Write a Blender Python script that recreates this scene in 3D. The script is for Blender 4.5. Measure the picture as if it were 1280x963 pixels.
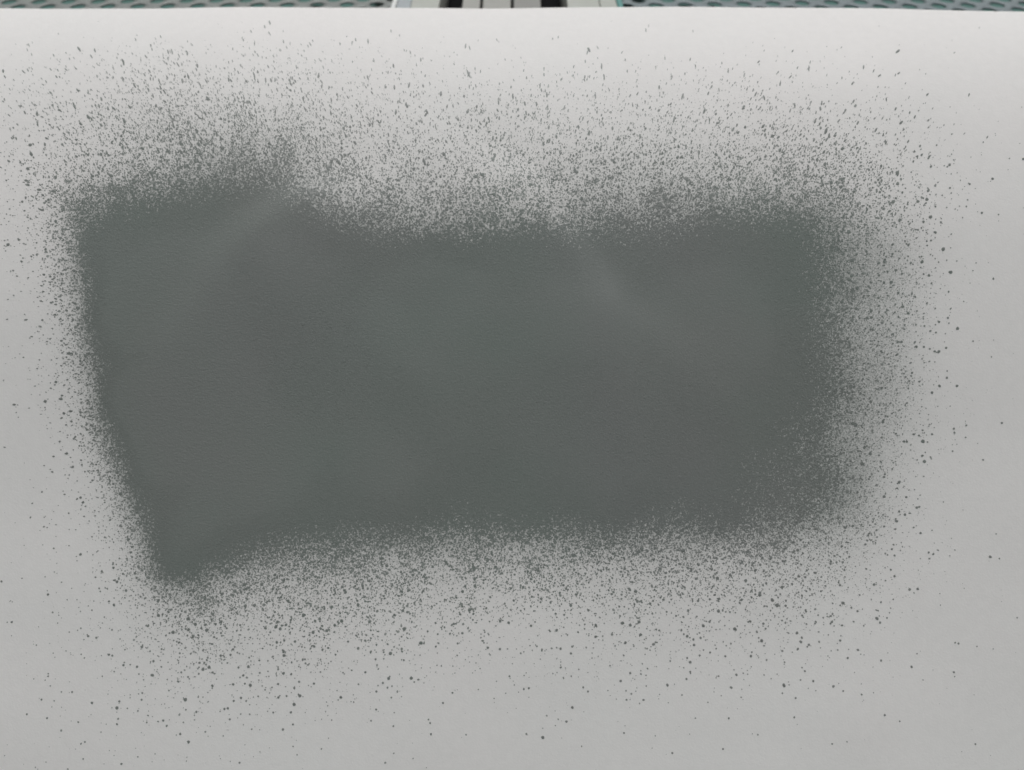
import bpy, math
import numpy as np
from mathutils import Vector, Matrix

for o in list(bpy.data.objects):
    bpy.data.objects.remove(o)
scene = bpy.context.scene
C = scene.collection
rng = np.random.default_rng(11)

# ------------------------------------------------------------------ camera
FPX = 967.0                    # focal length in photo pixels (1280 wide)
D = 0.483                      # camera to sheet
TILT = math.radians(45)        # the sheet leans back 45 degrees
UP = np.array([0.0, math.cos(TILT), math.sin(TILT)])     # up the sheet
NN = np.array([0.0, -math.sin(TILT), math.cos(TILT)])    # out of the sheet
T_BOT = -0.34
ORG = np.array([0.0, 0.0, -T_BOT * math.sin(TILT) + 0.002])
CAM = ORG + NN * D
cam_d = bpy.data.cameras.new('camera')
cam = bpy.data.objects.new('camera', cam_d)
C.objects.link(cam)
cam.location = CAM
cam.rotation_euler = (TILT, 0, 0)
cam_d.sensor_width = 36.0
cam_d.lens = 36.0 * FPX / 1280.0
cam_d.clip_start = 0.01
cam_d.clip_end = 100
cam_d.dof.use_dof = True
cam_d.dof.focus_distance = D
cam_d.dof.aperture_fstop = cam_d.lens / 1000 / 0.0135 
scene.camera = cam

# ------------------------------------------------------------------ light: overcast daylight, brightest ahead and above
SUN_EL, SUN_AZ = math.radians(72.5), math.radians(6)
w = bpy.data.worlds.new('World')
scene.world = w
w.use_nodes = True
nt = w.node_tree
sky = nt.nodes.new('ShaderNodeTexSky')
sky.sky_type = 'NISHITA'
sky.sun_disc = False
sky.sun_elevation = SUN_EL
sky.sun_rotation = SUN_AZ
sky.dust_density = 6.0
sky.air_density = 1.0
hs = nt.nodes.new('ShaderNodeHueSaturation')
hs.inputs['Saturation'].default_value = 0.02
bg = nt.nodes['Background']
bg.inputs['Strength'].default_value = 0.09
nt.links.new(sky.outputs[0], hs.inputs['Color'])
nt.links.new(hs.outputs[0], bg.inputs['Color'])
sd = bpy.data.lights.new('sun', 'SUN')
sd.energy = 0.5
sd.angle = math.radians(24)
sd.color = (0.95, 0.99, 1.0)
sun = bpy.data.objects.new('sun', sd)
C.objects.link(sun)
dirv = Vector((math.sin(SUN_AZ) * math.cos(SUN_EL), math.cos(SUN_AZ) * math.cos(SUN_EL), math.sin(SUN_EL)))
sun.rotation_euler = dirv.to_track_quat('Z', 'Y').to_euler()
sun.location = dirv * 3
vs = scene.view_settings
vs.view_transform = 'Standard'
vs.look = 'None'
vs.exposure = 0.22
vs.gamma = 1.0
vs.use_curve_mapping = False
scene.render.engine = 'CYCLES'
scene.cycles.filter_width = 1.6

# ------------------------------------------------------------------ helpers
def mat(name):
    m = bpy.data.materials.new(name)
    m.use_nodes = True
    t = m.node_tree
    return m, t, t.nodes['Principled BSDF']

def node(t, kind, **kw):
    n = t.nodes.new(kind)
    for k, v in kw.items():
        n.inputs[k].default_value = v
    return n

def simple_mat(name, col, rough=0.5, metal=0.0, var=0.12, scale=60.0, bump=0.05):
    m, t, b = mat(name)
    tc = node(t, 'ShaderNodeTexCoord')
    nz = node(t, 'ShaderNodeTexNoise', Scale=scale, Detail=5.0, Roughness=0.6)
    t.links.new(tc.outputs['Object'], nz.inputs['Vector'])
    mx = t.nodes.new('ShaderNodeMix'); mx.data_type = 'RGBA'
    mx.inputs['A'].default_value = (*[c * (1 - var) for c in col], 1)
    mx.inputs['B'].default_value = (*[min(1, c * (1 + var)) for c in col], 1)
    t.links.new(nz.outputs['Fac'], mx.inputs['Factor'])
    t.links.new(mx.outputs['Result'], b.inputs['Base Color'])
    b.inputs['Roughness'].default_value = rough
    b.inputs['Metallic'].default_value = metal
    bp = node(t, 'ShaderNodeBump', Strength=bump, Distance=0.001)
    t.links.new(nz.outputs['Fac'], bp.inputs['Height'])
    t.links.new(bp.outputs['Normal'], b.inputs['Normal'])
    return m

def link_mesh(name, me, m, parent=None, smooth=False):
    o = bpy.data.objects.new(name, me)
    C.objects.link(o)
    if m: me.materials.append(m)
    if parent: o.parent = parent
    if smooth:
        me.polygons.foreach_set('use_smooth', np.ones(len(me.polygons), dtype=bool))
    return o

def np_mesh(name, verts, faces_list):
    """faces_list: list of int arrays (n, k) - each array holds polygons with k corners"""
    me = bpy.data.meshes.new(name)
    verts = np.asarray(verts, dtype=np.float32)
    me.vertices.add(len(verts))
    me.vertices.foreach_set('co', verts.ravel())
    loops = np.concatenate([f.ravel() for f in faces_list]).astype(np.int32)
    tot = np.concatenate([np.full(len(f), f.shape[1]) for f in faces_list]).astype(np.int32)
    start = np.concatenate([[0], np.cumsum(tot)[:-1]]).astype(np.int32)
    me.loops.add(len(loops))
    me.loops.foreach_set('vertex_index', loops)
    me.polygons.add(len(tot))
    me.polygons.foreach_set('loop_start', start)
    me.polygons.foreach_set('loop_total', tot)
    me.update(calc_edges=True)
    me.validate()
    return me

def box_mesh(name, x0, x1, y0, y1, z0, z1, bev=0.0012):
    import bmesh
    bm = bmesh.new()
    bmesh.ops.create_cube(bm, size=1.0)
    for v in bm.verts:
        v.co = Vector(((x0 + x1) / 2 + v.co.x * (x1 - x0), (y0 + y1) / 2 + v.co.y * (y1 - y0), (z0 + z1) / 2 + v.co.z * (z1 - z0)))
    if bev:
        bmesh.ops.bevel(bm, geom=bm.edges[:], offset=bev, segments=2, affect='EDGES', profile=0.5)
    me = bpy.data.meshes.new(name)
    bm.to_mesh(me); bm.free()
    return me

# ------------------------------------------------------------------ the sheet's shape: flat below, curling back at the top
CURL_T0, CURL_T1, CURL_MAX = 0.015, 0.29, math.radians(44)
ts = np.linspace(T_BOT - 0.01, 0.45, 4000)
q = np.clip((ts - CURL_T0) / (CURL_T1 - CURL_T0), 0, 1.15)
phi = CURL_MAX * q ** 2.2
dt = ts[1] - ts[0]
i0 = np.argmin(np.abs(ts))
S = np.cumsum(np.cos(phi)) * dt; S -= S[i0]
N = -np.cumsum(np.sin(phi)) * dt; N -= N[i0]
TANV = S / (D - N)
mono = np.maximum.accumulate(TANV)
stop = np.argmax(np.diff(TANV) <= 0) if (np.diff(TANV) <= 0).any() else len(ts) - 1

def px_to_xt(px, py):
    t = np.interp((481.5 - py) / FPX, TANV[:stop], ts[:stop])
    n = np.interp(t, ts, N)
    return (px - 640.0) / FPX * (D - n), t

def smooth_noise(seed, x, y, cell):
    r = np.random.default_rng(seed)
    g = r.standard_normal((64, 64))
    u, v = x / cell + 31.3, y / cell + 29.7
    iu, iv = np.floor(u).astype(int), np.floor(v).astype(int)
    fu, fv = u - iu, v - iv
    fu, fv = fu * fu * (3 - 2 * fu), fv * fv * (3 - 2 * fv)
    G = lambda a, b: g[a % 64, b % 64]
    return (G(iu, iv) * (1 - fu) + G(iu + 1, iv) * fu) * (1 - fv) + (G(iu, iv + 1) * (1 - fu) + G(iu + 1, iv + 1) * fu) * fv

RIDGES = [((646, 252), (742, 385), 0.00195, 0.0150), ((742, 385), (775, 600), 0.00110, 0.012), ((385, 262), (335, 296), 0.00189, 0.0125),
          ((340, 290), (285, 345), 0.00122, 0.016), ((300, 330), (245, 430), 0.00108, 0.018), ((800, 440), (880, 520), 0.00122, 0.018),
          ((590, 440), (560, 600), 0.00081, 0.018), ((470, 440), (540, 560), 0.00081, 0.018)]
RS = []
for a, b, amp, wd in RIDGES:
    ax, at = px_to_xt(np.array([a[0]], float), np.array([a[1]], float))
    bx, bt = px_to_xt(np.array([b[0]], float), np.array([b[1]], float))
    RS.append((ax[0], at[0], bx[0], bt[0], amp, wd))

def height(x, t):
    h = 0.0011 * smooth_noise(3, x, t, 0.13) + 0.00022 * smooth_noise(5, x, t, 0.045)
    for ax, at, bx, bt, amp, wd in RS:
        dx, dy = bx - ax, bt - at
        L2 = dx * dx + dy * dy
        k = np.clip(((x - ax) * dx + (t - at) * dy) / L2, 0, 1)
        ex_, ey_ = x - ax - k * dx, t - at - k * dy
        nxp, nyp = (-dy, dx) if dx > 0 else (dy, -dx)          # across the crease, pointing up the sheet
        sd_ = (ex_ * nxp + ey_ * nyp) / math.sqrt(L2)
        d2 = ex_ ** 2 + ey_ ** 2
        wd_ = wd * (1 + 3.0 / (1 + np.exp(sd_ / (0.6 * wd))))  # steep on the upper side, gentle below
        h = h + amp * np.exp(-d2 / wd_ ** 2)
    return h

def surf(x, t, off=0.0):
    s = np.interp(t, ts, S); n = np.interp(t, ts, N); p = np.interp(t, ts, phi)
    h = height(x, t) + off
    ss = s + np.sin(p) * h
    n2 = n + np.cos(p) * h
    P = ORG[None, :] + ss[:, None] * UP[None, :] + n2[:, None] * NN[None, :]
    P[:, 0] += x
    return P

def surf_px(px, py, off=0.0):
    x, t = px_to_xt(px, py)
    return surf(x, t, off)

# ------------------------------------------------------------------ how thickly the paint lies, in the picture's own measure of the sheet
def rows():
    R = []
    def col(x, *pairs):
        for y, c in pairs: R.append((x, y, c))
    def row(y, *pairs):
        for x, c in pairs: R.append((x, y, c))
    for x in (20, 200, 400, 640, 880, 1100, 1260): R.append((x, 18, .0002))
    col(20, (60, .010), (120, .05), (180, .09), (240, .10))
    col(100, (50, .015), (100, .06), (150, .14), (200, .32), (240, .65), (262, .9))
    col(200, (50, .03), (100, .12), (150, .28), (200, .55), (230, .82), (255, .97))
    col(300, (45, .02), (100, .10), (150, .28), (190, .65), (218, .88), (240, .97))
    col(365, (50, .025), (100, .09), (150, .32), (190, .55), (225, .82), (245, .95))
    col(440, (50, .015), (100, .07), (150, .17), (200, .38), (240, .60), (270, .85), (290, .97))
    col(540, (50, 0.0060), (100, .05), (150, .13), (200, .32), (250, .58), (280, .82), (298, .97))
    col(650, (50, 0.0042), (100, .05), (150, .14), (200, .32), (250, .60), (278, .84), (298, .97))
    col(760, (50, 0.0042), (100, .045), (150, .12), (200, .36), (245, .65), (278, .90), (296, .97))
    col(900, (50, 0.0024), (100, .05), (150, .13), (200, .36), (232, .60), (260, .86), (282, .97))
    col(1000, (50, 0.0018), (100, .03), (150, .11), (200, .33), (230, .55), (255, .80), (280, .96))
    col(1080, (60, .002), (120, .03), (180, .13), (220, .28), (260, .45))
    col(1040, (180, .19), (215, .38), (245, .60), (268, .78))
    col(1180, (80, .002), (150, .018), (220, .045), (280, .05))
    row(300, (5, .05), (30, .10), (55, .20), (80, .48), (95, .76), (106, .97))
    row(400, (10, .012), (35, .035), (60, .11), (85, .32), (102, .62), (116, .96))
    row(500, (10, .006), (50, .035), (80, .14), (100, .36), (116, .66), (130, .97))
    row(600, (10, .003), (70, .025), (105, .11), (130, .36), (148, .72), (164, .97))
    row(690, (10, .003), (90, .03), (135, .12), (160, .35), (180, .72), (195, .96))
    row(760, (10, .004), (90, .022), (140, .07), (180, .22))
    row(900, (10, .003), (80, .012))
    R.append((180, 715, .56)); R.append((225, 748, .64)); R.append((260, 755, .52)); R.append((110, 275, .90)); R.append((255, 708, .95)); R.append((255, 728, .78)); R.append((350, 680, .94)); R.append((350, 702, .74))
    col(210, (714, .95), (733, .79), (750, .52), (780, .27), (820, .11), (880, .03), (950, .009))
    col(300, (692, .93), (712, .75), (735, .48), (780, .26), (830, .10), (890, .025), (950, .005))
    col(400, (668, .95), (690, .80), (712, .58), (745, .38), (785, .21), (840, .06), (900, .014), (950, .003))
    col(500, (668, .95), (694, .66), (715, .44), (755, .23), (800, .09), (860, .018), (940, .003))
    col(640, (652, .975), (676, .84), (700, .56), (720, .34), (760, .15), (800, .06), (860, .013), (940, .002))
    col(760, (662, .96), (686, .74), (700, .49), (730, .30), (770, .14), (820, .045), (880, .01), (945, .002))
    col(900, (655, .955), (677, .80), (690, .50), (720, .32), (760, .14), (820, .04), (880, .008), (945, .001))
    col(1000, (652, .88), (674, .64), (690, .45), (720, .27), (760, .12), (820, .035), (880, .006), (945, .001))
    col(1100, (700, .15), (740, .08), (800, .02), (870, .004), (945, .001))
    col(1220, (700, .006), (800, .002), (940, .001))
    row(300, (1005, .972), (1035, .905), (1065, .76), (1095, .61), (1130, .36), (1170, .11), (1225, .010), (1270, .003))
    row(400, (1008, .975), (1034, .91), (1062, .765), (1092, .63), (1122, .44), (1152, .22), (1190, .03), (1240, .006))
    row(480, (1018, .973), (1046, .905), (1076, .735), (1108, .56), (1140, .29), (1172, .08), (1225, .006))
    row(545, (990, .967), (1022, .925), (1052, .80), (1082, .63), (1115, .37), (1150, .16), (1190, .03), (1240, .005))
    row(595, (965, .965), (1015, .94), (1055, .86), (1082, .65), (1110, .32), (1150, .08), (1200, .010))
    row(632, (940, .965), (1000, .93), (1048, .83), (1080, .57), (1110, .29), (1150, .07), (1200, .008))
    row(672, (1040, .46), (1075, .34), (1110, .18), (1150, .05))
    for x, y in ((160, 320), (300, 330), (450, 360), (640, 360), (800, 360), (940, 340), (180, 450), (350, 480), (500, 480),
                 (700, 480), (880, 450), (970, 420), (220, 600), (400, 600), (230, 670), (760, 560)):
        R.append((x, y, .9965))
    R.append((590, 595, .990)); R.append((860, 575, .987)); R.append((700, 620, .992)); R.append((540, 540, .995))
    return np.array(R, float)

R = rows()
LV = np.log(-np.log(1 - R[:, 2]))          # log of the mean number of drop layers
def U(r2):
    return np.where(r2 > 0, 0.5 * r2 * np.log(np.maximum(r2, 1e-12)), 0)
PT = R[:, :2] / 500.0
n_ = len(PT)
K = U(((PT[:, None, :] - PT[None, :, :]) ** 2).sum(-1)) + np.eye(n_) * 2e-4
Pm = np.hstack([np.ones((n_, 1)), PT])
A = np.block([[K, Pm], [Pm.T, np.zeros((3, 3))]])
sol = np.linalg.solve(A, np.concatenate([LV, np.zeros(3)]))
GX = np.arange(-120, 1401, 8.0); GY = np.arange(-8, 1081, 8.0)
gx, gy = np.meshgrid(GX, GY)
gp = np.stack([gx.ravel(), gy.ravel()], 1) / 500.0
val = U(((gp[:, None, :] - PT[None, :, :]) ** 2).sum(-1)) @ sol[:n_] + sol[n_] + gp @ sol[n_ + 1:]
LG = val.reshape(gx.shape)
LG += 0.20 * np.exp(-((gy - 140) / 70.0) ** 2) * (gx > 60) * (gx < 1150)
LG += 0.16 * np.exp(-((gy - 728) / 45.0) ** 2) * (gx > 150) * (gx < 1090)
outd = np.maximum(np.maximum(-gx, gx - 1280), np.maximum(gy - 963, 0)).clip(0)
LG = np.minimum(LG, np.where(outd > 0, math.log(0.06), 9)) - outd / 90.0
def lam(px, py):
    u = np.clip((px - GX[0]) / 8, 0, len(GX) - 1.001); v = np.clip((py - GY[0]) / 8, 0, len(GY) - 1.001)
    i, j = u.astype(int), v.astype(int); a, b = u - i, v - j
    l = (LG[j, i] * (1 - a) + LG[j, i + 1] * a) * (1 - b) + (LG[j + 1, i] * (1 - a) + LG[j + 1, i + 1] * a) * b
    return np.exp(np.clip(l, -9, 2.2))

def mist_share(px, py):
    # how much of the paint came down as mist too fine to see as drops
    left = np.clip((230 - px) / 100, 0, 1) * np.clip((py - 230) / 80, 0, 1)
    right = np.clip((px - 930) / 110, 0, 1) * np.clip((py - 230) / 80, 0, 1) * np.clip((760 - py) / 120, 0, 1)
    return 0.27 + 0.17 * left + 0.27 * right + 0.04 * np.clip((py - 600) / 80, 0, 1)

# ------------------------------------------------------------------ materials of the sheet
paper_m, t, b = mat('matt white card')
tc = node(t, 'ShaderNodeTexCoord')
nz = node(t, 'ShaderNodeTexNoise', Scale=700.0, Detail=3.0, Roughness=0.6)
t.links.new(tc.outputs['Object'], nz.inputs['Vector'])
n2 = node(t, 'ShaderNodeTexNoise', Scale=9.0, Detail=3.0, Roughness=0.5)
t.links.new(tc.outputs['Object'], n2.inputs['Vector'])
mx = t.nodes.new('ShaderNodeMix'); mx.data_type = 'RGBA'
mx.inputs['A'].default_value = (0.802, 0.766, 0.752, 1)
mx.inputs['B'].default_value = (0.778, 0.768, 0.750, 1)
t.links.new(n2.outputs['Fac'], mx.inputs['Factor'])
at = node(t, 'ShaderNodeAttribute'); at.attribute_name = 'mist'
ms = t.nodes.new('ShaderNodeMix'); ms.data_type = 'RGBA'
mn = node(t, 'ShaderNodeTexNoise', Scale=1250.0, Detail=2.0, Roughness=0.6)
t.links.new(tc.outputs['Object'], mn.inputs['Vector'])
mr = node(t, 'ShaderNodeMapRange'); mr.inputs['From Min'].default_value = 0.3; mr.inputs['From Max'].default_value = 0.7
mr.inputs['To Min'].default_value = 0.45; mr.inputs['To Max'].default_value = 1.5
t.links.new(mn.outputs['Fac'], mr.inputs['Value'])
mm = t.nodes.new('ShaderNodeMath'); mm.operation = 'MULTIPLY'; mm.use_clamp = True
t.links.new(at.outputs['Fac'], mm.inputs[0]); t.links.new(mr.outputs['Result'], mm.inputs[1])
t.links.new(mm.outputs[0], ms.inputs['Factor'])
mo = node(t, 'ShaderNodeTexNoise', Scale=180.0, Detail=6.0, Roughness=0.7)
t.links.new(tc.outputs['Object'], mo.inputs['Vector'])
mv = node(t, 'ShaderNodeMapRange'); mv.inputs['From Min'].default_value = 0.3; mv.inputs['From Max'].default_value = 0.7
mv.inputs['To Min'].default_value = 0.975; mv.inputs['To Max'].default_value = 1.02
t.links.new(mo.outputs['Fac'], mv.inputs['Value'])
mu = t.nodes.new('ShaderNodeVectorMath'); mu.operation = 'SCALE'
t.links.new(mx.outputs['Result'], mu.inputs[0]); t.links.new(mv.outputs['Result'], mu.inputs['Scale'])
t.links.new(mu.outputs[0], ms.inputs['A'])
ms.inputs['B'].default_value = (0.15, 0.175, 0.158, 1)
t.links.new(ms.outputs['Result'], b.inputs['Base Color'])
b.inputs['Roughness'].default_value = 0.55
b.inputs['Specular IOR Level'].default_value = 0.35
bp = node(t, 'ShaderNodeBump', Strength=0.20, Distance=0.0006)
t.links.new(nz.outputs['Fac'], bp.inputs['Height'])
t.links.new(bp.outputs['Normal'], b.inputs['Normal'])

def paint_material(name, wrinkles):
    m, t, b = mat(name)
    tc = node(t, 'ShaderNodeTexCoord')
    big = node(t, 'ShaderNodeTexNoise', Scale=5.0, Detail=4.0, Roughness=0.55)
    t.links.new(tc.outputs['Object'], big.inputs['Vector'])
    mx = t.nodes.new('ShaderNodeMix'); mx.data_type = 'RGBA'
    mx.inputs['A'].default_value = (0.166, 0.192, 0.175, 1)
    mx.inputs['B'].default_value = (0.182, 0.191, 0.180, 1)
    rp = node(t, 'ShaderNodeMapRange'); rp.inputs['From Min'].default_value = 0.35; rp.inputs['From Max'].default_value = 0.65
    t.links.new(big.outputs['Fac'], rp.inputs['Value'])
    t.links.new(rp.outputs['Result'], mx.inputs['Factor'])
    if wrinkles:
        at = node(t, 'ShaderNodeAttribute'); at.attribute_name = 'thin'
        pn = node(t, 'ShaderNodeTexNoise', Scale=1000.0, Detail=2.0, Roughness=0.6)
        t.links.new(tc.outputs['Object'], pn.inputs['Vector'])
        pr = node(t, 'ShaderNodeMapRange'); pr.inputs['From Min'].default_value = 0.50; pr.inputs['From Max'].default_value = 0.70
        t.links.new(pn.outputs['Fac'], pr.inputs['Value'])
        pm = t.nodes.new('ShaderNodeMath'); pm.operation = 'MULTIPLY'; pm.use_clamp = True
        t.links.new(at.outputs['Fac'], pm.inputs[0]); t.links.new(pr.outputs['Result'], pm.inputs[1])
        pin = t.nodes.new('ShaderNodeMix'); pin.data_type = 'RGBA'
        pin.inputs['B'].default_value = (0.38, 0.39, 0.375, 1)
        t.links.new(pm.outputs[0], pin.inputs['Factor']); t.links.new(mx.outputs['Result'], pin.inputs['A'])
        t.links.new(pin.outputs['Result'], b.inputs['Base Color'])
    else:
        at = node(t, 'ShaderNodeAttribute'); at.attribute_name = 'thin'
        pin = t.nodes.new('ShaderNodeMix'); pin.data_type = 'RGBA'
        pin.inputs['B'].default_value = (0.50, 0.51, 0.49, 1)
        t.links.new(at.outputs['Fac'], pin.inputs['Factor']); t.links.new(mx.outputs['Result'], pin.inputs['A'])
        t.links.new(pin.outputs['Result'], b.inputs['Base Color'])
    hz = node(t, 'ShaderNodeTexNoise', Scale=3.2, Detail=3.0, Roughness=0.5, Distortion=0.4)
    t.links.new(tc.outputs['Object'], hz.inputs['Vector'])
    hr = node(t, 'ShaderNodeMapRange'); hr.inputs['From Min'].default_value = 0.46; hr.inputs['From Max'].default_value = 0.70
    t.links.new(hz.outputs['Fac'], hr.inputs['Value'])
    tone = t.nodes.new('ShaderNodeMix'); tone.data_type = 'RGBA'
    tone.inputs['B'].default_value = (0.188, 0.194, 0.190, 1)
    t.links.new(hr.outputs['Result'], tone.inputs['Factor'])
    for l_ in list(mx.outputs['Result'].links):
        t.links.new(tone.outputs['Result'], l_.to_socket)
    t.links.new(mx.outputs['Result'], tone.inputs['A'])
    rr = node(t, 'ShaderNodeMapRange'); rr.inputs['To Min'].default_value = 0.30; rr.inputs['To Max'].default_value = 0.46
    t.links.new(big.outputs['Fac'], rr.inputs['Value'])
    t.links.new(rr.outputs['Result'], b.inputs['Roughness'])
    b.inputs['Specular IOR Level'].default_value = 0.5
    fine = node(t, 'ShaderNodeTexNoise', Scale=900.0, Detail=3.0, Roughness=0.6)
    t.links.new(tc.outputs['Object'], fine.inputs['Vector'])
    bp = node(t, 'ShaderNodeBump', Strength=0.34, Distance=0.0006)
    t.links.new(fine.outputs['Fac'], bp.inputs['Height'])
    if wrinkles:
        mp = node(t, 'ShaderNodeMapping'); mp.inputs['Scale'].default_value = (300, 760, 760)
        t.links.new(tc.outputs['Object'], mp.inputs['Vector'])
        wr = node(t, 'ShaderNodeTexNoise', Scale=1.0, Detail=2.0, Roughness=0.5, Distortion=0.6)
        t.links.new(mp.outputs['Vector'], wr.inputs['Vector'])
        b2 = node(t, 'ShaderNodeBump', Distance=0.0008)
        st = node(t, 'ShaderNodeMapRange')
        st.inputs['From Min'].default_value = 0.05; st.inputs['From Max'].default_value = -0.20
        st.inputs['To Min'].default_value = 0.05; st.inputs['To Max'].default_value = 0.20
        sx = node(t, 'ShaderNodeSeparateXYZ')
        t.links.new(tc.outputs['Object'], sx.inputs[0])
        t.links.new(sx.outputs['X'], st.inputs['Value'])
        t.links.new(st.outputs['Result'], b2.inputs['Strength'])
        t.links.new(wr.outputs['Fac'], b2.inputs['Height'])
        t.links.new(bp.outputs['Normal'], b2.inputs['Normal'])
        t.links.new(b2.outputs['Normal'], b.inputs['Normal'])
    else:
        t.links.new(bp.outputs['Normal'], b.inputs['Normal'])
    return m
coat_m = paint_material('grey green spray paint', True)
drop_m = paint_material('grey green paint drops', False)

# ------------------------------------------------------------------ floor and benches behind (only a sliver shows over the sheet)
EDGE_PY = 10.4
ex, et = px_to_xt(np.array([640.0]), np.array([EDGE_PY]))
EDGE = surf(np.array([0.0]), et)[0]
ZD = EDGE[2] - 0.008                       # top of the benches
LAM5 = (CAM[2] - ZD) / (math.sin(TILT) - (481.5 - 5) / FPX * math.cos(TILT))   # depth at which row 5 of the picture meets the bench top
Y5 = CAM[1] + LAM5 * (math.cos(TILT) + (481.5 - 5) / FPX * math.sin(TILT))
def bx_(px): return (px - 640.0) / FPX * LAM5
YF, YB = EDGE[1] - 0.018, EDGE[1] + 0.42   # front and back of the benches

floor = link_mesh('floor', box_mesh('floor', -3, 3, -3, 3, -0.05, 0.0, 0), simple_mat('dark green painted floor', (0.03, 0.125, 0.105), 0.5, scale=14))
floor['kind'] = 'structure'

steel_l = simple_mat('galvanised steel', (0.230, 0.245, 0.232), 0.5, 0.2, 0.15, 40)
steel_r = simple_mat('bluish galvanised steel', (0.190, 0.225, 0.235), 0.5, 0.2, 0.15, 40)
white_m = simple_mat('white enamel', (0.72, 0.73, 0.71), 0.4)
pale_m = simple_mat('pale cream enamel', (0.43, 0.44, 0.40), 0.45)
blue_m = simple_mat('pale blue grey enamel', (0.36, 0.39, 0.405), 0.45)
grey_m = simple_mat('warm grey boards', (0.35, 0.345, 0.32), 0.6)
dgrey_m = simple_mat('darker grey board', (0.26, 0.255, 0.24), 0.6)
black_m = simple_mat('black gap shade', (0.006, 0.006, 0.007), 0.95)  # near-black colour standing in for the shade down in the gaps
black_m.node_tree.nodes['Principled BSDF'].inputs['Specular IOR Level'].default_value = 0.15
teal_m = simple_mat('teal edging', (0.10, 0.27, 0.25), 0.5)

def perforated(name, x0, x1, rotz, anchor, m, parent):
    P = 37.0 / FPX * LAM5; r = P * 0.245; hp = P / 2; K_ = 16
    ang = np.arange(K_) / K_ * 2 * math.pi
    dirs = np.stack([np.cos(ang), np.sin(ang)], 1)
    dia = dirs / (np.abs(dirs).sum(1, keepdims=True)) * hp
    ring = dirs * r
    cell = np.concatenate([dia, ring])
    i = np.arange(K_); j = (i + 1) % K_
    quad = np.stack([i, j, K_ + j, K_ + i], 1)
    nx, ny = int(1.4 / P), int(1.2 / P)
    cs = []
    ca, sa = math.cos(rotz), math.sin(rotz)
    for a in range(-nx, nx + 1):
        for b in range(-2 * ny, 2 * ny + 1):
            if True:
                lx, ly = a * P + (b % 2) * hp, b * hp
                wx, wy = anchor[0] + lx * ca - ly * sa, anchor[1] + lx * sa + ly * ca
                if x0 - 0.004 < wx < x1 + 0.004 and YF + 0.004 < wy < YB - 0.004: cs.append((wx, wy))
    cs = np.array(cs)
    rc = cell @ np.array([[ca, sa], [-sa, ca]])
    V = (cs[:, None, :] + rc[None]).reshape(-1, 2)
    V3 = np.concatenate([V, np.full((len(V), 1), ZD)], 1)
    F = (quad[None] + (np.arange(len(cs)) * 2 * K_)[:, None, None]).reshape(-1, 4)
    me = np_mesh(name, V3, [F])
    import bmesh
    bm = bmesh.new(); bm.from_mesh(me)
    bmesh.ops.remove_doubles(bm, verts=bm.verts, dist=2e-5)
    bm.to_mesh(me); bm.free()
    o = link_mesh(name, me, m, parent)
    md = o.modifiers.new('thickness', 'SOLIDIFY'); md.thickness = 0.0012; md.offset = -1
    return o

def bench(label, x0, x1, rotz, anchor, m, inner, inner_m):
    root = bpy.data.objects.new('perforated_bench', None)
    C.objects.link(root)
    root.location = ((x0 + x1) / 2, YF, 0)
    root['label'] = label; root['category'] = 'bench'; root['group'] = 'perforated metal benches behind the sheet'
    parts = [perforated('seat_panel', x0, x1, rotz, anchor, m, None)]
    for nm, a in (('front_rim', (x0, x1, YF - 0.006, YF, ZD - 0.03, ZD + 0.001)), ('back_rim', (x0, x1, YB, YB + 0.006, ZD - 0.03, ZD + 0.001))):
        parts.append(link_mesh(nm, box_mesh(nm, *a), m))
    a, bb = inner
    parts.append(link_mesh('side_rim', box_mesh('side_rim', a, bb, YF, YB, ZD - 0.03, ZD + 0.0015), inner_m))
    for lx in (x0 + 0.04, x1 - 0.07):
        for ly in (YF + 0.03, YB - 0.06):
            parts.append(link_mesh('leg', box_mesh('leg', lx, lx + 0.03, ly, ly + 0.03, 0.0, ZD - 0.004), m))
    for p_ in parts:
        p_.parent = root
        p_.matrix_parent_inverse = Matrix.Translation(-root.location)
    return root

anch_l = (bx_(156.0), Y5 + 0.006)
anch_r = (bx_(1171.0), Y5 - 0.004)
bench('grey perforated metal bench seat behind the left half of the card', bx_(490) - 0.62, bx_(490), math.radians(1.2), anch_l, steel_l, (bx_(490), bx_(496.5)), white_m)
bench('bluish perforated metal bench seat behind the right half of the card', bx_(778), bx_(778) + 0.62, math.radians(2.8), anch_r, steel_r, (bx_(771), bx_(778)), teal_m)

sl = bpy.data.objects.new('slatted_stand', None)
C.objects.link(sl)
sl.location = (bx_(634), YF, 0)
sl['label'] = 'pale slatted stand with two black gaps between the perforated benches'
sl['category'] = 'stand'
def slat(nm, p0, p1, m, dz=0.0):
    o = link_mesh(nm, box_mesh(nm, bx_(p0), bx_(p1), YF, YB, ZD - 0.025 + dz, ZD + dz, 0.0008), m)
    o.parent = sl; o.matrix_parent_inverse = Matrix.Translation(-sl.location)
slat('rail', 497.2, 514.5, blue_m, 0.001); slat('rail', 515, 550, pale_m, 0.002)
slat('gap_shade_sheet', 505, 762, black_m, -0.0265)  # added black sheet under the slats, paints the shade seen through the gaps
slat('slat', 578, 600, grey_m); slat('slat', 603.5, 638.5, grey_m); slat('slat', 642, 676, dgrey_m)
slat('rail', 708.5, 748.5, pale_m, 0.002); slat('rail', 749.5, 770.5, pale_m, 0.001)
for p0 in (518, 720):
    for ly in (YF + 0.03, YB - 0.06):
        o = link_mesh('leg', box_mesh('leg', bx_(p0), bx_(p0) + 0.018, ly, ly + 0.03, 0, ZD - 0.024), pale_m)
        o.parent = sl; o.matrix_parent_inverse = Matrix.Translation(-sl.location)
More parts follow.
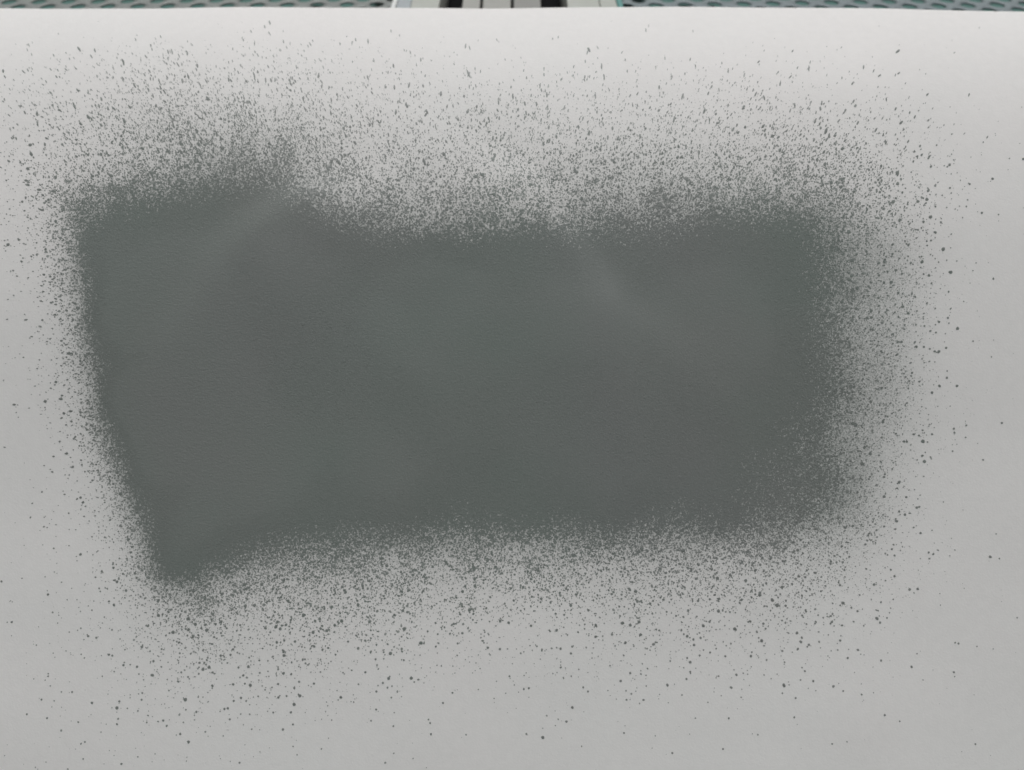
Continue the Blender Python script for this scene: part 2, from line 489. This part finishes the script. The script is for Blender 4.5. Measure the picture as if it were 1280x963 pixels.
o = link_mesh('crossbar', box_mesh('crossbar', bx_(498), bx_(770), YF + 0.1, YF + 0.13, ZD - 0.06, ZD - 0.038), pale_m)
o.parent = sl; o.matrix_parent_inverse = Matrix.Translation(-sl.location)

# ------------------------------------------------------------------ the card sheet
HALF = 0.41
NX, NT = 440, 360
xs = np.linspace(-HALF, HALF, NX)
fr = np.linspace(0, 1, NT)
pe = np.clip(640 + xs / (D - np.interp(et, ts, N)) * FPX, -40, 1320)
edge_py = 8.9 + 4.0 * (pe / 1280.0) ** 1.3 * np.sign(1) + 0.25 * np.sin(pe / 190.0)
edge_py = np.where(np.isfinite(edge_py), edge_py, 8.9)
edge_t = px_to_xt(np.full(NX, 640.0), edge_py)[1]
XX = np.repeat(xs[None, :], NT, 0)
TT = T_BOT + (edge_t[None, :] - T_BOT) * fr[:, None]
V = surf(XX.ravel(), TT.ravel())
ii, jj = np.meshgrid(np.arange(NT - 1), np.arange(NX - 1), indexing='ij')
a = (ii * NX + jj).ravel()
F = np.stack([a, a + 1, a + NX + 1, a + NX], 1)
sheet_me = np_mesh('card_sheet', V, [F])
tan = np.interp(TT.ravel(), ts, TANV); nn = np.interp(TT.ravel(), ts, N)
pxx = 640 + XX.ravel() / (D - nn) * FPX; pyy = 481.5 - tan * FPX
mist = 1 - np.exp(-mist_share(pxx, pyy) * lam(pxx, pyy))
att = sheet_me.attributes.new('mist', 'FLOAT', 'POINT')
att.data.foreach_set('value', mist.astype(np.float32))
sheet = link_mesh('card_sheet', sheet_me, paper_m, smooth=True)
sheet['label'] = 'large white card sheet with a grey green sprayed rectangle, top edge curling back'
sheet['category'] = 'sheet'
md = sheet.modifiers.new('thickness', 'SOLIDIFY'); md.thickness = 0.0006; md.offset = -1

# the solid coat: cells of paint where the drops have run together, ragged at its border
CS = 2.2
cx = np.arange(60, 1130, CS); cy = np.arange(190, 780, CS)
X2, Y2 = np.meshgrid(cx, cy)
jx = X2 + rng.uniform(-0.8, 0.8, X2.shape); jy = Y2 + rng.uniform(-0.8, 0.8, X2.shape)
VC = surf_px(jx.ravel(), jy.ravel(), 0.00004)
mxp, myp = X2[:-1, :-1] + CS / 2, Y2[:-1, :-1] + CS / 2
lv = lam(mxp.ravel(), myp.ravel())
keep = np.log(lv) + 0.36 * rng.standard_normal(lv.shape) + 0.12 * smooth_noise(9, mxp.ravel(), myp.ravel(), 22) > math.log(2.85)
keep |= (lv > 4.2)
W2 = X2.shape[1]
ii, jj = np.meshgrid(np.arange(X2.shape[0] - 1), np.arange(W2 - 1), indexing='ij')
a = (ii * W2 + jj).ravel()[keep]
F = np.stack([a + W2, a + W2 + 1, a + 1, a], 1)
used = np.unique(F); remap = -np.ones(len(VC), int); remap[used] = np.arange(len(used))
coat = link_mesh('paint_coat', np_mesh('paint_coat', VC[used], [remap[F]]), coat_m, sheet, smooth=True)
thin = np.clip(9.0 * np.exp(-0.8 * lam(jx.ravel()[used], jy.ravel()[used])), 0.11, 0.8)
ta = coat.data.attributes.new('thin', 'FLOAT', 'POINT')
ta.data.foreach_set('value', thin.astype(np.float32))
coat['label'] = 'solid semi gloss grey green sprayed rectangle'

# ------------------------------------------------------------------ spatter: real drops lying on the card
def grid_dirs(px, py):
    """long axis and stretch of a drop that landed here: the spray fanned out from the middle"""
    ang = np.arctan2(py - 620, (px - 640) * 0.55)
    top = np.clip((250 - py) / 170, 0, 1)
    left = np.clip((150 - px) / 110, 0, 1) * np.clip((py - 200) / 150, 0, 1) * np.clip((760 - py) / 150, 0, 1)
    right = np.clip((px - 1020) / 120, 0, 1) * np.clip((py - 250) / 120, 0, 1)
    el = 1.0 + 2.4 * top ** 1.2 + 0.7 * left + 0.15 * right
    ang = np.where(left > 0.15, np.arctan2(py - 480, px - 640) * 0.6 + (np.pi * 0.4) * np.sign(py - 480), ang)
    return ang, el

def scatter(share, r0, sig, cap, seed, rmin=0.35):
    r = np.random.default_rng(seed)
    ea = math.pi * r0 * r0 * math.exp(2 * sig * sig)
    x0, x1, y0, y1 = -90, 1370, 13, 1050
    imax = 3.6 / ea
    n = int((x1 - x0) * (y1 - y0) * imax)
    px = r.uniform(x0, x1, n); py = r.uniform(y0, y1, n)
    l = lam(px, py)
    clump = np.exp(0.28 * smooth_noise(seed, px, py, 26) + 0.16 * smooth_noise(seed + 1, px, py, 9))
    l = np.where(l < 2.0, l * clump, l) * (1 - mist_share(px, py))
    inten = np.clip(l, 0, 3.6) * share(px, py, l) / ea
    deep = r.uniform(0, 1, n) < np.clip((lam(px, py) - 4.0) / 2.0, 0, 1)
    k = (r.uniform(0, 1, n) * imax < inten) & ~deep & (py > 8.5 + px / 1280 * 4.5 + 4)
    px, py = px[k], py[k]
    rad = np.clip(r0 * np.exp(sig * r.standard_normal(len(px))), rmin, cap)
    return px, py, rad

def build_drops(px, py, rad, sides, rough, ang, el, dome, z0, z1, seed):
    r = np.random.default_rng(seed)
    n = len(px)
    th = (np.arange(sides) / sides * 2 * np.pi)[None, :] + r.uniform(0, 6.28, (n, 1))
    rr = rad[:, None] * (1 + rough * r.standard_normal((n, sides))).clip(0.5, 1.6)
    e1 = np.sqrt(el)[:, None]
    lx, ly = rr * np.cos(th) * e1, rr * np.sin(th) / e1
    ca, sa = np.cos(ang)[:, None], np.sin(ang)[:, None]
    X = px[:, None] + lx * ca - ly * sa
    Y = py[:, None] + lx * sa + ly * ca
    off = r.uniform(z0, z1, n)
    Vr = surf_px(X.ravel(), Y.ravel(), np.repeat(off, sides)).reshape(n, sides, 3)
    idx = np.arange(n)[:, None]
    if dome:
        cen = surf_px(px, py, off + 0.00005 + 0.00003 * rad)[:, None, :]
        VV = np.concatenate([Vr, cen], 1).reshape(-1, 3)
        k = np.arange(sides)[None, :]
        base = idx * (sides + 1)
        tri = np.stack([base + (k + 1) % sides, base + k, np.broadcast_to(base + sides, (n, sides))], -1).reshape(-1, 3)
        return VV, tri
    VV = Vr.reshape(-1, 3)
    f = idx * sides + np.arange(sides)[::-1][None, :]
    return VV, f

def far(l): return np.clip((0.25 - l) / 0.25, 0, 1)
side_fine = lambda x, y: np.clip((x - 1000) / 60, 0, 1) * np.clip((y - 260) / 60, 0, 1)
px, py, rad = scatter(lambda x, y, l: 0.87 - 0.25 * far(l), 0.54, 0.44, 1.9, 21, 0.22)
rad = rad * (1 - 0.25 * side_fine(px, py)) * (1 - 0.22 * np.clip((lam(px, py) - 0.7) / 1.2, 0, 1))
ang, el = grid_dirs(px, py)
ang = ang + rng.normal(0, 0.22, len(ang)); el = el * np.exp(rng.normal(0, 0.22, len(el)))
Vf, Ff = build_drops(px, py, rad, 6, 0.13, ang, np.maximum(el, 1), False, 0.00005, 0.00010, 31)
print('fine drops', len(px))
fine = link_mesh('fine_spatter', np_mesh('fine_spatter', Vf, [Ff]), drop_m, sheet)
fine['kind'] = 'stuff'
def thin_attr(o, per_drop, k):
    a_ = o.data.attributes.new('thin', 'FLOAT', 'POINT')
    a_.data.foreach_set('value', np.repeat(per_drop, k).astype(np.float32))
thin_attr(fine, rng.beta(1.2, 2.6, len(px)) * 0.48 * np.clip((2.3 - lam(px, py)) / 1.4, 0, 1), 6)

px, py, rad = scatter(lambda x, y, l: np.clip((0.13 + 0.25 * far(l)) * np.where(l > 1.6, 0.3, 1.0), 0, 1), 0.92, 0.37, 2.2, 41)
# single large drops that stand out on the card
BIG = [(247, 83, 2.4), (141, 84, 1.9), (258, 102, 2.3), (286, 100, 2.2), (3, 88, 2.4), (5, 95, 2.0), (45, 142, 2.3), (110, 146, 2.8), (100, 154, 2.6),
 (38, 192, 3.2), (55, 180, 2.3), (57, 172, 2.2), (10, 201, 2.3), (260, 124, 3.2), (168, 107, 2.6), (228, 101, 2.4), (339, 101, 2.3), (362, 101, 2.2), (379, 124, 2.2),
 (383, 120, 1.8), (465, 116, 1.9), (493, 109, 2.4), (495, 140, 2.9), (473, 152, 2.3), (586, 93, 2.5), (596, 133, 2.1), (446, 132, 2.2), (752, 83, 1.9), (755, 95, 2.0),
 (680, 93, 1.9), (656, 129, 2.6), (671, 130, 2.3), (784, 89, 1.6), (824, 109, 2.3), (797, 117, 2.0), (910, 90, 1.8), (929, 135, 3.0), (944, 119, 2.2), (1010, 88, 1.9),
 (1031, 166, 3.6), (1035, 171, 2.6), (1125, 155, 2.8), (1098, 97, 2.1), (1064, 107, 2.1), (1120, 218, 3.3), (1158, 120, 2.0), (1186, 207, 2.2), (1240, 224, 2.2), (1211, 119, 1.9),
 (1211, 231, 1.8), (1186, 236, 1.8), (1054, 142, 2.6), (1118, 138, 2.3), (1142, 148, 2.0), (1226, 267, 2.0), (1247, 269, 1.4), (1195, 411, 2.9), (1183, 398, 2.1),
 (1240, 349, 1.8), (1185, 341, 1.9), (1121, 367, 2.1), (1103, 354, 2.3), (1120, 428, 2.6), (1168, 416, 1.6), (1153, 434, 1.8), (1174, 279, 1.8), (1252, 529, 2.0),
 (1154, 552, 3.0), (1164, 491, 2.3), (1165, 543, 1.9), (1193, 541, 1.9), (1229, 575, 1.7), (1088, 567, 2.9), (1130, 552, 2.1), (1142, 543, 1.9), (1147, 635, 2.2),
 (1150, 634, 1.8), (1152, 667, 2.0), (1207, 547, 1.3), (84, 567, 2.5), (101, 622, 2.2), (101, 693, 2.4), (76, 552, 1.8), (91, 527, 1.9), (90, 514, 2.4), (66, 590, 1.7),
 (56, 582, 1.3), (38, 647, 1.6), (2, 727, 2.0), (143, 756, 2.2), (111, 795, 1.9), (121, 797, 1.8), (155, 831, 2.1), (172, 833, 2.1), (116, 878, 2.3), (60, 897, 1.7),
 (53, 874, 1.7), (35, 892, 1.6), (226, 917, 2.0), (236, 773, 3.0), (205, 900, 1.9), (178, 874, 1.8), (300, 953, 1.7), (266, 857, 2.3), (292, 855, 2.2), (281, 886, 2.0),
 (153, 954, 1.8), (105, 948, 1.4), (99, 902, 1.6), (137, 818, 1.9), (245, 780, 2.9), (217, 790, 2.9), (352, 746, 2.2), (400, 773, 2.6), (403, 782, 2.2), (419, 781, 2.6),
 (409, 788, 2.7), (392, 790, 2.8), (504, 763, 2.5), (448, 810, 2.3), (457, 840, 2.0), (486, 848, 2.6), (368, 880, 2.8), (364, 890, 2.1), (393, 854, 2.1), (379, 824, 2.1),
 (355, 814, 2.7), (625, 776, 2.6), (625, 811, 2.1), (578, 791, 2.2), (545, 808, 1.8), (523, 849, 1.8), (538, 903, 1.7), (539, 917, 1.8), (492, 907, 1.6), (637, 845, 1.8),
 (801, 794, 2.5), (799, 778, 2.6), (788, 782, 2.6), (817, 806, 2.5), (782, 804, 2.3), (788, 842, 2.0), (776, 852, 2.0), (701, 834, 1.7), (708, 902, 2.2), (661, 860, 1.9),
 (658, 917, 1.9), (919, 787, 2.9), (907, 821, 1.9), (939, 821, 2.1), (875, 820, 1.8), (868, 807, 2.2), (899, 749, 2.6), (780, 917, 1.5), (904, 937, 1.7), (997, 792, 2.5),
 (998, 812, 2.1), (1017, 852, 2.0), (1060, 823, 1.9), (1073, 813, 2.0), (1097, 774, 2.9), (1101, 779, 2.0), (1148, 737, 2.0), (1199, 805, 1.8), (1193, 841, 1.8), (995, 873, 1.8),
 (993, 897, 1.7), (1106, 894, 1.8), (1220, 931, 1.6), (1040, 930, 1.5), (1054, 864, 1.6)]
BG = np.array(BIG, float)
px = np.concatenate([px, BG[:, 0]]); py = np.concatenate([py, BG[:, 1]]); rad = np.concatenate([rad, BG[:, 2] * 0.74])
ang, el = grid_dirs(px, py)
ang = ang + rng.normal(0, 0.25, len(ang)); el = el * np.exp(rng.normal(0, 0.2, len(el)))
# a few long thin streaks near the top
ST = np.array([(215, 65, 1.15, -1.83), (222.5, 81, 1.1, 0.98), (250, 106, 1.2, 1.05), (586, 93, 1.6, 1.2), (747, 60, .7, 1.0), (866, 40, .6, 1.6), (680, 86, .8, 1.55), (440, 54, .8, 1.7),
               (587, 60, .9, 1.3), (513, 66, .8, 1.3), (35, 55, .8, 1.2), (621, 50, .6, 1.2), (752, 83, 1.2, 1.57), (1010, 88, 1.2, 1.55)])
px = np.concatenate([px, ST[:, 0]]); py = np.concatenate([py, ST[:, 1]]); rad = np.concatenate([rad, ST[:, 2] * 1.5])
ang = np.concatenate([ang, ST[:, 3]]); el = np.concatenate([el, np.full(len(ST), 5.0)])
Vb, Fb = build_drops(px, py, rad, 10, 0.12, ang, np.maximum(el, 1), True, 0.000105, 0.00014, 51)
print('coarse drops', len(px))
coarse = link_mesh('coarse_spatter', np_mesh('coarse_spatter', Vb, [Fb]), drop_m, sheet, smooth=True)
coarse['kind'] = 'stuff'
thin_attr(coarse, rng.beta(1.2, 4.0, len(px)) * 0.3 * np.clip((2.3 - lam(px, py)) / 1.4, 0, 1), 11)
